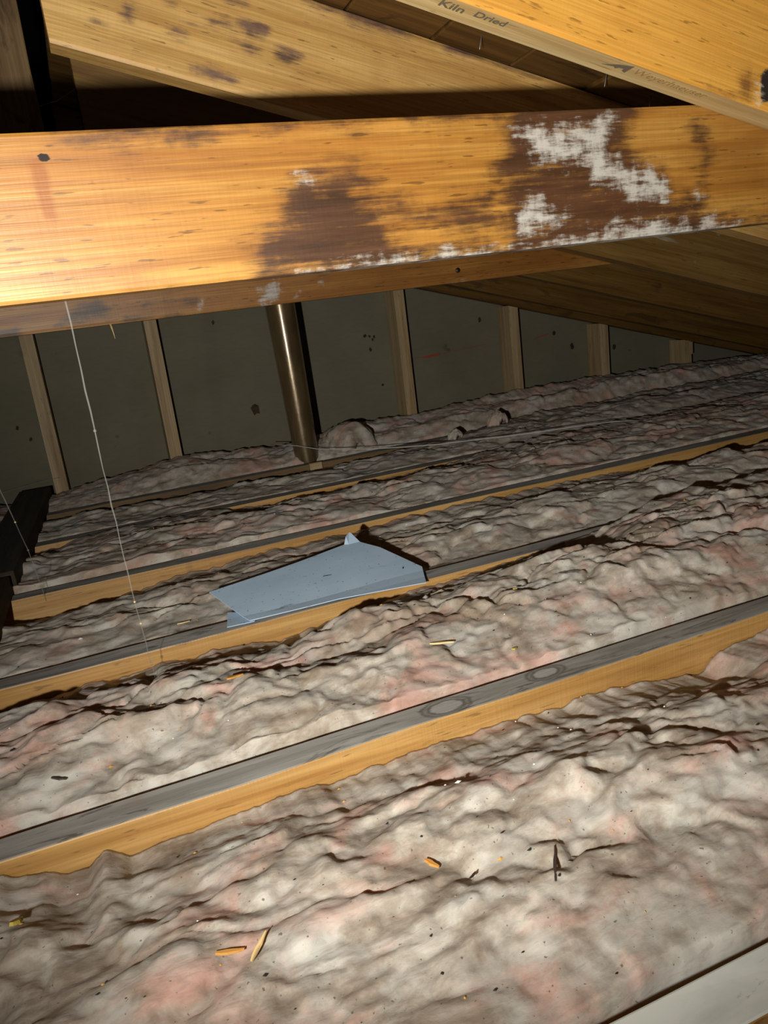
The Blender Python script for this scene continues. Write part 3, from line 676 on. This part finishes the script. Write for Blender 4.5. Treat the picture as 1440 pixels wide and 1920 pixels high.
batt('insulation_batt', 'dark insulation before the farthest brown joist', JF[4] + JW + 0.008, JF[5] - G, 151,
     [(-1.6, -.02), (-.2, -.018), (-.05, -.016), (.1, -.018), (.3, -.022), (.5, -.020), (.75, -.018), (.9, -.006), (1.1, .008), (1.4, .024), (3, .02)],
     [(-2, .002), (.3, .000), (.8, .002), (1.2, .020), (3, .03)], M['wool_b'], 0.0050, -0.35, 2.6, amp=0.65,
     over=[(-2, 0), (1.05, 0), (1.25, JW), (3, JW + .004)])
batt('insulation_batt', 'heaped insulation along the foot of the gable wall', JF[5] + JW + G, STUD_F - 0.003, 161,
     [(-1.6, .01), (-.2, .008), (-.12, .017), (.05, .035), (.23, .061), (.4, .050), (.54, .034), (.68, .045), (.8, .066), (1.06, .058), (1.3, .072), (1.5, .082), (2.03, .074), (2.7, .046), (3, .03)],
     [(-2, .010), (-.1, .014), (.23, .045), (.5, .020), (.8, .044), (1.06, .040), (1.4, .060), (2.0, .065), (2.7, .05), (3, .02)], M['wool_p'], 0.0050, -0.35, 2.75, amp=0.70)

# torn curls of batt lying by the pipe
def curl(name, label, c, w, h, ln, th, seed, a0, a1, rz, mat):
    nu, nv = 44, 22; V = []; F = []
    for side in (1, 0):
        for i in range(nu + 1):
            a = a0 + (a1 - a0) * i / nu
            for j in range(nv + 1):
                t = j / nv; r = 1 - (0 if side else th / h)
                tap = 1 - 0.25 * (2 * t - 1) ** 2
                nz_ = 1 + 0.13 * float(fbm(np.array([a * 1.3 + seed]), np.array([t * 2.5]), seed, 3)[0])
                V.append((w * .5 * r * math.cos(a) * nz_ * tap, ln * (t - .5), max(-0.02, h * r * math.sin(a) * nz_ * tap)))
    n1 = (nu + 1) * (nv + 1); I = lambda s, i, j: s * n1 + i * (nv + 1) + j
    for i in range(nu):
        for j in range(nv):
            F.append((I(0, i, j), I(0, i, j + 1), I(0, i + 1, j + 1), I(0, i + 1, j))); F.append((I(1, i, j), I(1, i + 1, j), I(1, i + 1, j + 1), I(1, i, j + 1)))
    for i in range(nu):
        for j in (0, nv): F.append((I(0, i, j), I(0, i + 1, j), I(1, i + 1, j), I(1, i, j)))
    for j in range(nv):
        for i in (0, nu): F.append((I(0, i, j), I(0, i, j + 1), I(1, i, j + 1), I(1, i, j)))
    bm = bmesh.new(); vv = [bm.verts.new(v) for v in V]; [bm.faces.new([vv[q] for q in f]) for f in F]
    bmesh.ops.recalc_face_normals(bm, faces=bm.faces)
    o = bm_obj(name, bm, mat, None, True); o.location = c; o.rotation_euler = (0, 0, rz)
    return tag(o, label, 'insulation', 'torn curls of insulation')
curl('insulation_curl', 'arched pink curl of insulation to the right of the pipe foot', (0.755, 2.375, 0.012), 0.165, 0.082, 0.15, 0.056, 7, 0.0, math.pi, 0.15, M['wool_p'])
curl('insulation_curl', 'small upright curl of insulation behind the pale string', (1.215, 2.20, 0.012), 0.075, 0.055, 0.05, 0.020, 9, 0.5, math.pi, 0.3, M['wool_b'])
curl('insulation_curl', 'tiny curl of insulation touching the pale string', (1.035, 2.155, 0.006), 0.05, 0.036, 0.04, 0.014, 12, 0.6, math.pi, 0.2, M['wool_b'])

# ------------------------------------------------------------------ sheet of metal lying on the second joist
def sheet(name, outline, zfun, th, mat, parent=None, n=26):
    bm = bmesh.new(); vs_ = [bm.verts.new((x, y, 0)) for x, y in outline]; f = bm.faces.new(vs_)
    if f.normal.z < 0: f.normal_flip()
    for a in range(1, n):                                # cut into strips so that it can bend
        xa = min(p[0] for p in outline) + (max(p[0] for p in outline) - min(p[0] for p in outline)) * a / n
        bmesh.ops.bisect_plane(bm, geom=bm.verts[:] + bm.edges[:] + bm.faces[:], plane_co=(xa, 0, 0), plane_no=(1, 0, 0))
    for a in range(1, 9):
        ya = min(p[1] for p in outline) + (max(p[1] for p in outline) - min(p[1] for p in outline)) * a / 9
        bmesh.ops.bisect_plane(bm, geom=bm.verts[:] + bm.edges[:] + bm.faces[:], plane_co=(0, ya, 0), plane_no=(0, 1, 0))
    for v in bm.verts: v.co.z = zfun(v.co.x, v.co.y)
    bm.normal_update()
    ext = bmesh.ops.solidify(bm, geom=bm.faces[:], thickness=th)
    return bm_obj(name, bm, mat, parent)
sr = bpy.data.objects.new('metal_sheet', None); COL.objects.link(sr); tag(sr, 'blue-grey metal sheet with pointed ends lying across a joist', 'metal sheet')
def zs(x, y): return 0.0065 + max(0, y - 1.10) * 0.16 + 0.0015 * math.sin(x * 19) * (1 if y > 1.1 else .3) + (0.010 if y > 1.27 else 0)
sheet('sheet_body', [(0.112, 1.205), (0.151, 1.084), (0.29, 1.0805), (0.429, 1.053), (0.451, 1.117), (0.417, 1.219), (0.395, 1.255), (0.384, 1.284), (0.365, 1.262), (0.240, 1.235)], zs, 0.0012, M['sheet'], sr)
sheet('under_flap', [(0.117, 1.090), (0.158, 1.0855), (0.175, 1.12), (0.128, 1.148)], lambda x, y: 0.0030 + max(0, y - 1.12) * 0.03, 0.001, M['sheet'], sr, 6)

# ------------------------------------------------------------------ string, cobwebs
spts = [(0.50, 2.395, .062), (0.56, 2.30, .058), (0.613, 2.231, .045), (0.70, 2.130, .042), (0.738, 2.098, .040), (0.82, 2.04, .038), (0.897, 1.99, .037), (1.008, 1.938, .038), (1.08, 1.905, .038), (1.145, 1.872, .040), (1.306, 1.843, .038), (1.40, 1.828, .034), (1.46, 1.815, .020)]
spts = [(a, b, max(c, ground(a, b) + .003)) for a, b, c in spts]
o = tube_mesh('string', spts, 0.0013, M['string'], 6); tag(o, 'thin pale string lying over the insulation to the right of the pipe', 'string')
def web(label, pts, r, seed, beads=0):
    rng = random.Random(seed); P = []
    pts = [Vector(p) for p in pts]
    for a, b in zip(pts[:-1], pts[1:]):
        for i in range(8): P.append(a.lerp(b, i / 8) + Vector((rng.uniform(-1, 1), rng.uniform(-1, 1), 0)) * r * .5)
    P.append(pts[-1])
    o = tube_mesh('cobweb_strand', P, [r * rng.uniform(.55, 1.15) for _ in P], M['web'], 5)
    tag(o, label, 'cobweb', 'cobweb strands')
    for _ in range(beads):
        i = rng.randrange(len(P)); bm = bmesh.new(); bmesh.ops.create_icosphere(bm, subdivisions=1, radius=r * rng.uniform(1.4, 2.6), matrix=Matrix.Translation(P[i]))
        bm_obj('dust_bead', bm, M['chip_y'] if rng.random() < .5 else M['web'], o, True)
    return o
web('long cobweb strand hanging from the stained beam to the insulation', [(-0.0035, 0.800, 0.474), (-0.004, 0.88, 0.30), (-0.002, 0.95, 0.12), (0.002, 1.02, -0.022)], 0.0010, 1, 4)
web('dust-beaded cobweb strand running down to a joist face at left', [(-0.19, 1.20, 0.475), (-0.170, 1.34, 0.262), (-0.158, 1.44, 0.10), (-0.155, 1.488, -0.012)], 0.0011, 2, 9)
web('cobweb strand hanging before the upright post at upper left', [(-0.12, 1.40, 1.02), (-0.075, 1.42, 0.90), (-0.052, 1.44, 0.80), (-0.045, 1.45, 0.70)], 0.0016, 3, 3)
web('short slanting cobweb strand between the post and the third rafter end', [(0.020, 1.530, 0.834), (0.05, 1.532, 0.842), (0.084, 1.533, 0.860)], 0.0010, 4)
web('fine cobweb arched over the end of the blackened timber', [(-0.42, 2.48, 0.035), (-0.30, 2.47, 0.052), (-0.20, 2.46, 0.064), (-0.14, 2.50, 0.062)], 0.0009, 5)

# ------------------------------------------------------------------ loose chips and splinters
def chip(label, cat, x, y, ln, wd, rz, mat, tilt=0.15, lift=0.001, name='wood_chip', seed=0):
    rng = random.Random(seed + 500); wd *= .75; th = wd * .35
    V = []; n = 5
    for i in range(n + 1):
        t = i / n; w = wd * (0.25 + 0.75 * math.sin(math.pi * min(.98, max(.06, t)) ** 0.8)) * rng.uniform(.8, 1.1) * .5
        cx = ln * (t - .5); cy = rng.uniform(-.12, .12) * wd
        V += [(cx, cy - w, 0), (cx, cy + w, 0), (cx + rng.uniform(-.1, .1) * wd, cy + w * .7, th), (cx, cy - w * .7, th)]
    F = [(3, 2, 1, 0), tuple(4 * n + q for q in (0, 1, 2, 3))]
    for i in range(n):
        for q in range(4):
            F.append((4 * i + q, 4 * i + (q + 1) % 4, 4 * (i + 1) + (q + 1) % 4, 4 * (i + 1) + q))
    o = mesh_obj(name, V, F, mat); o.rotation_euler = (0, tilt, rz); o.location = (x, y, ground(x, y) + lift + abs(math.sin(tilt)) * ln * .25)
    return tag(o, label, cat, 'loose chips on the insulation')
chip('orange wood chip, left of a touching pair at the lower left', 'wood chip', 0.010, 0.470, .020, .006, -0.15, M['chip_o'], seed=1)
chip('pale sharp splinter, right of a touching pair at the lower left', 'wood chip', 0.030, 0.466, .022, .005, 0.75, M['chip_y'], -.3, seed=2)
chip('short orange wood chip in the middle of the foreground insulation', 'wood chip', 0.175, 0.487, .013, .007, -1.0, M['chip_o'], seed=3)
chip('long dark twig standing out on the foreground insulation', 'twig', 0.252, 0.428, .034, .0036, 1.0, M['chip_d'], -.10, .001, 'twig', 4)
chip('tiny black splinter beside the orange chip in the foreground', 'wood chip', 0.196, 0.457, .010, .003, .6, M['chip_d'], seed=5)
chip('orange shaving on the insulation in front of the metal-sheet joist', 'wood chip', 0.090, 0.856, .022, .007, .35, M['chip_o'], seed=6)
chip('pale yellow splinter on the insulation below the metal sheet', 'wood chip', 0.343, 0.815, .030, .006, -.35, M['chip_y'], .05, seed=7)
chip('small golden crumb near the nearest joist, lower of two', 'wood chip', 0.417, 0.764, .008, .006, .2, M['yel'], seed=8)
chip('small golden crumb on the insulation, upper of two', 'wood chip', 0.480, 0.862, .007, .005, .2, M['yel'], seed=9)
chip('dark red-brown chip on the pink insulation at the left', 'wood chip', -0.110, 0.775, .016, .006, -.5, M['chip_d'], seed=10)
chip('yellow leaf scrap at the left edge of the foreground', 'leaf scrap', -0.140, 0.590, .016, .011, 1.2, M['yel'], .5, seed=11, name='leaf_scrap')
chip('tan splinter on the insulation left of the metal sheet', 'wood chip', 0.062, 1.185, .020, .005, .1, M['chip_y'], .05, seed=12)
chip('brown twig lying left of the metal sheet', 'twig', 0.058, 1.140, .038, .004, .15, M['chip_d'], .05, .001, 'twig', 13)
for i, (x, y, ln, rz) in enumerate(((.30, 1.165, .014, -.2), (.42, 1.125, .010, 1.1))):
    o = chip(('brown sliver lying on the middle of the metal sheet', 'brown sliver lying near the right tip of the metal sheet')[i], 'wood chip', x, y, ln, .0025, rz, M['chip_d'], 0, seed=30 + i)
    o.location.z = zs(x, y) + .0016

# crumbs too small and many to count
rng = np.random.default_rng(3)
CV, CF, CM = [], [], []
oct_f = [(0, 2, 4), (2, 1, 4), (1, 3, 4), (3, 0, 4), (2, 0, 5), (1, 2, 5), (3, 1, 5), (0, 3, 5)]
for XX, YY, ZZ in list(BV.values())[1:5]:
    nx_, ny_ = XX.shape
    for _ in range(230):
        i = rng.integers(0, nx_); j = rng.integers(int(ny_ * .06), ny_)
        if XX[i, j] < -.3 or XX[i, j] > 1.4: continue
        r = rng.uniform(.0007, .0022) * (1.25 if rng.random() < .1 else .8)
        b = len(CV); c = np.array([XX[i, j], YY[i, j], ZZ[i, j] + r * .3])
        sx, sy, sz = r * rng.uniform(.7, 1.8), r * rng.uniform(.6, 1.1), r * .7
        CV += [tuple(c + q) for q in ((sx, 0, 0), (-sx, 0, 0), (0, sy, 0), (0, -sy, 0), (0, 0, sz), (0, 0, -sz))]
        CF += [tuple(b + q for q in f) for f in oct_f]
        CM += [int(rng.choice([0, 0, 0, 1, 2, 2]))] * 8
o = mesh_obj('crumbs', CV, CF, [M['cr_k'], M['cr_w'], M['cr_o']], fm=CM)
tag(o, 'tiny black, white and orange crumbs scattered over the insulation', 'crumbs', kind='stuff')
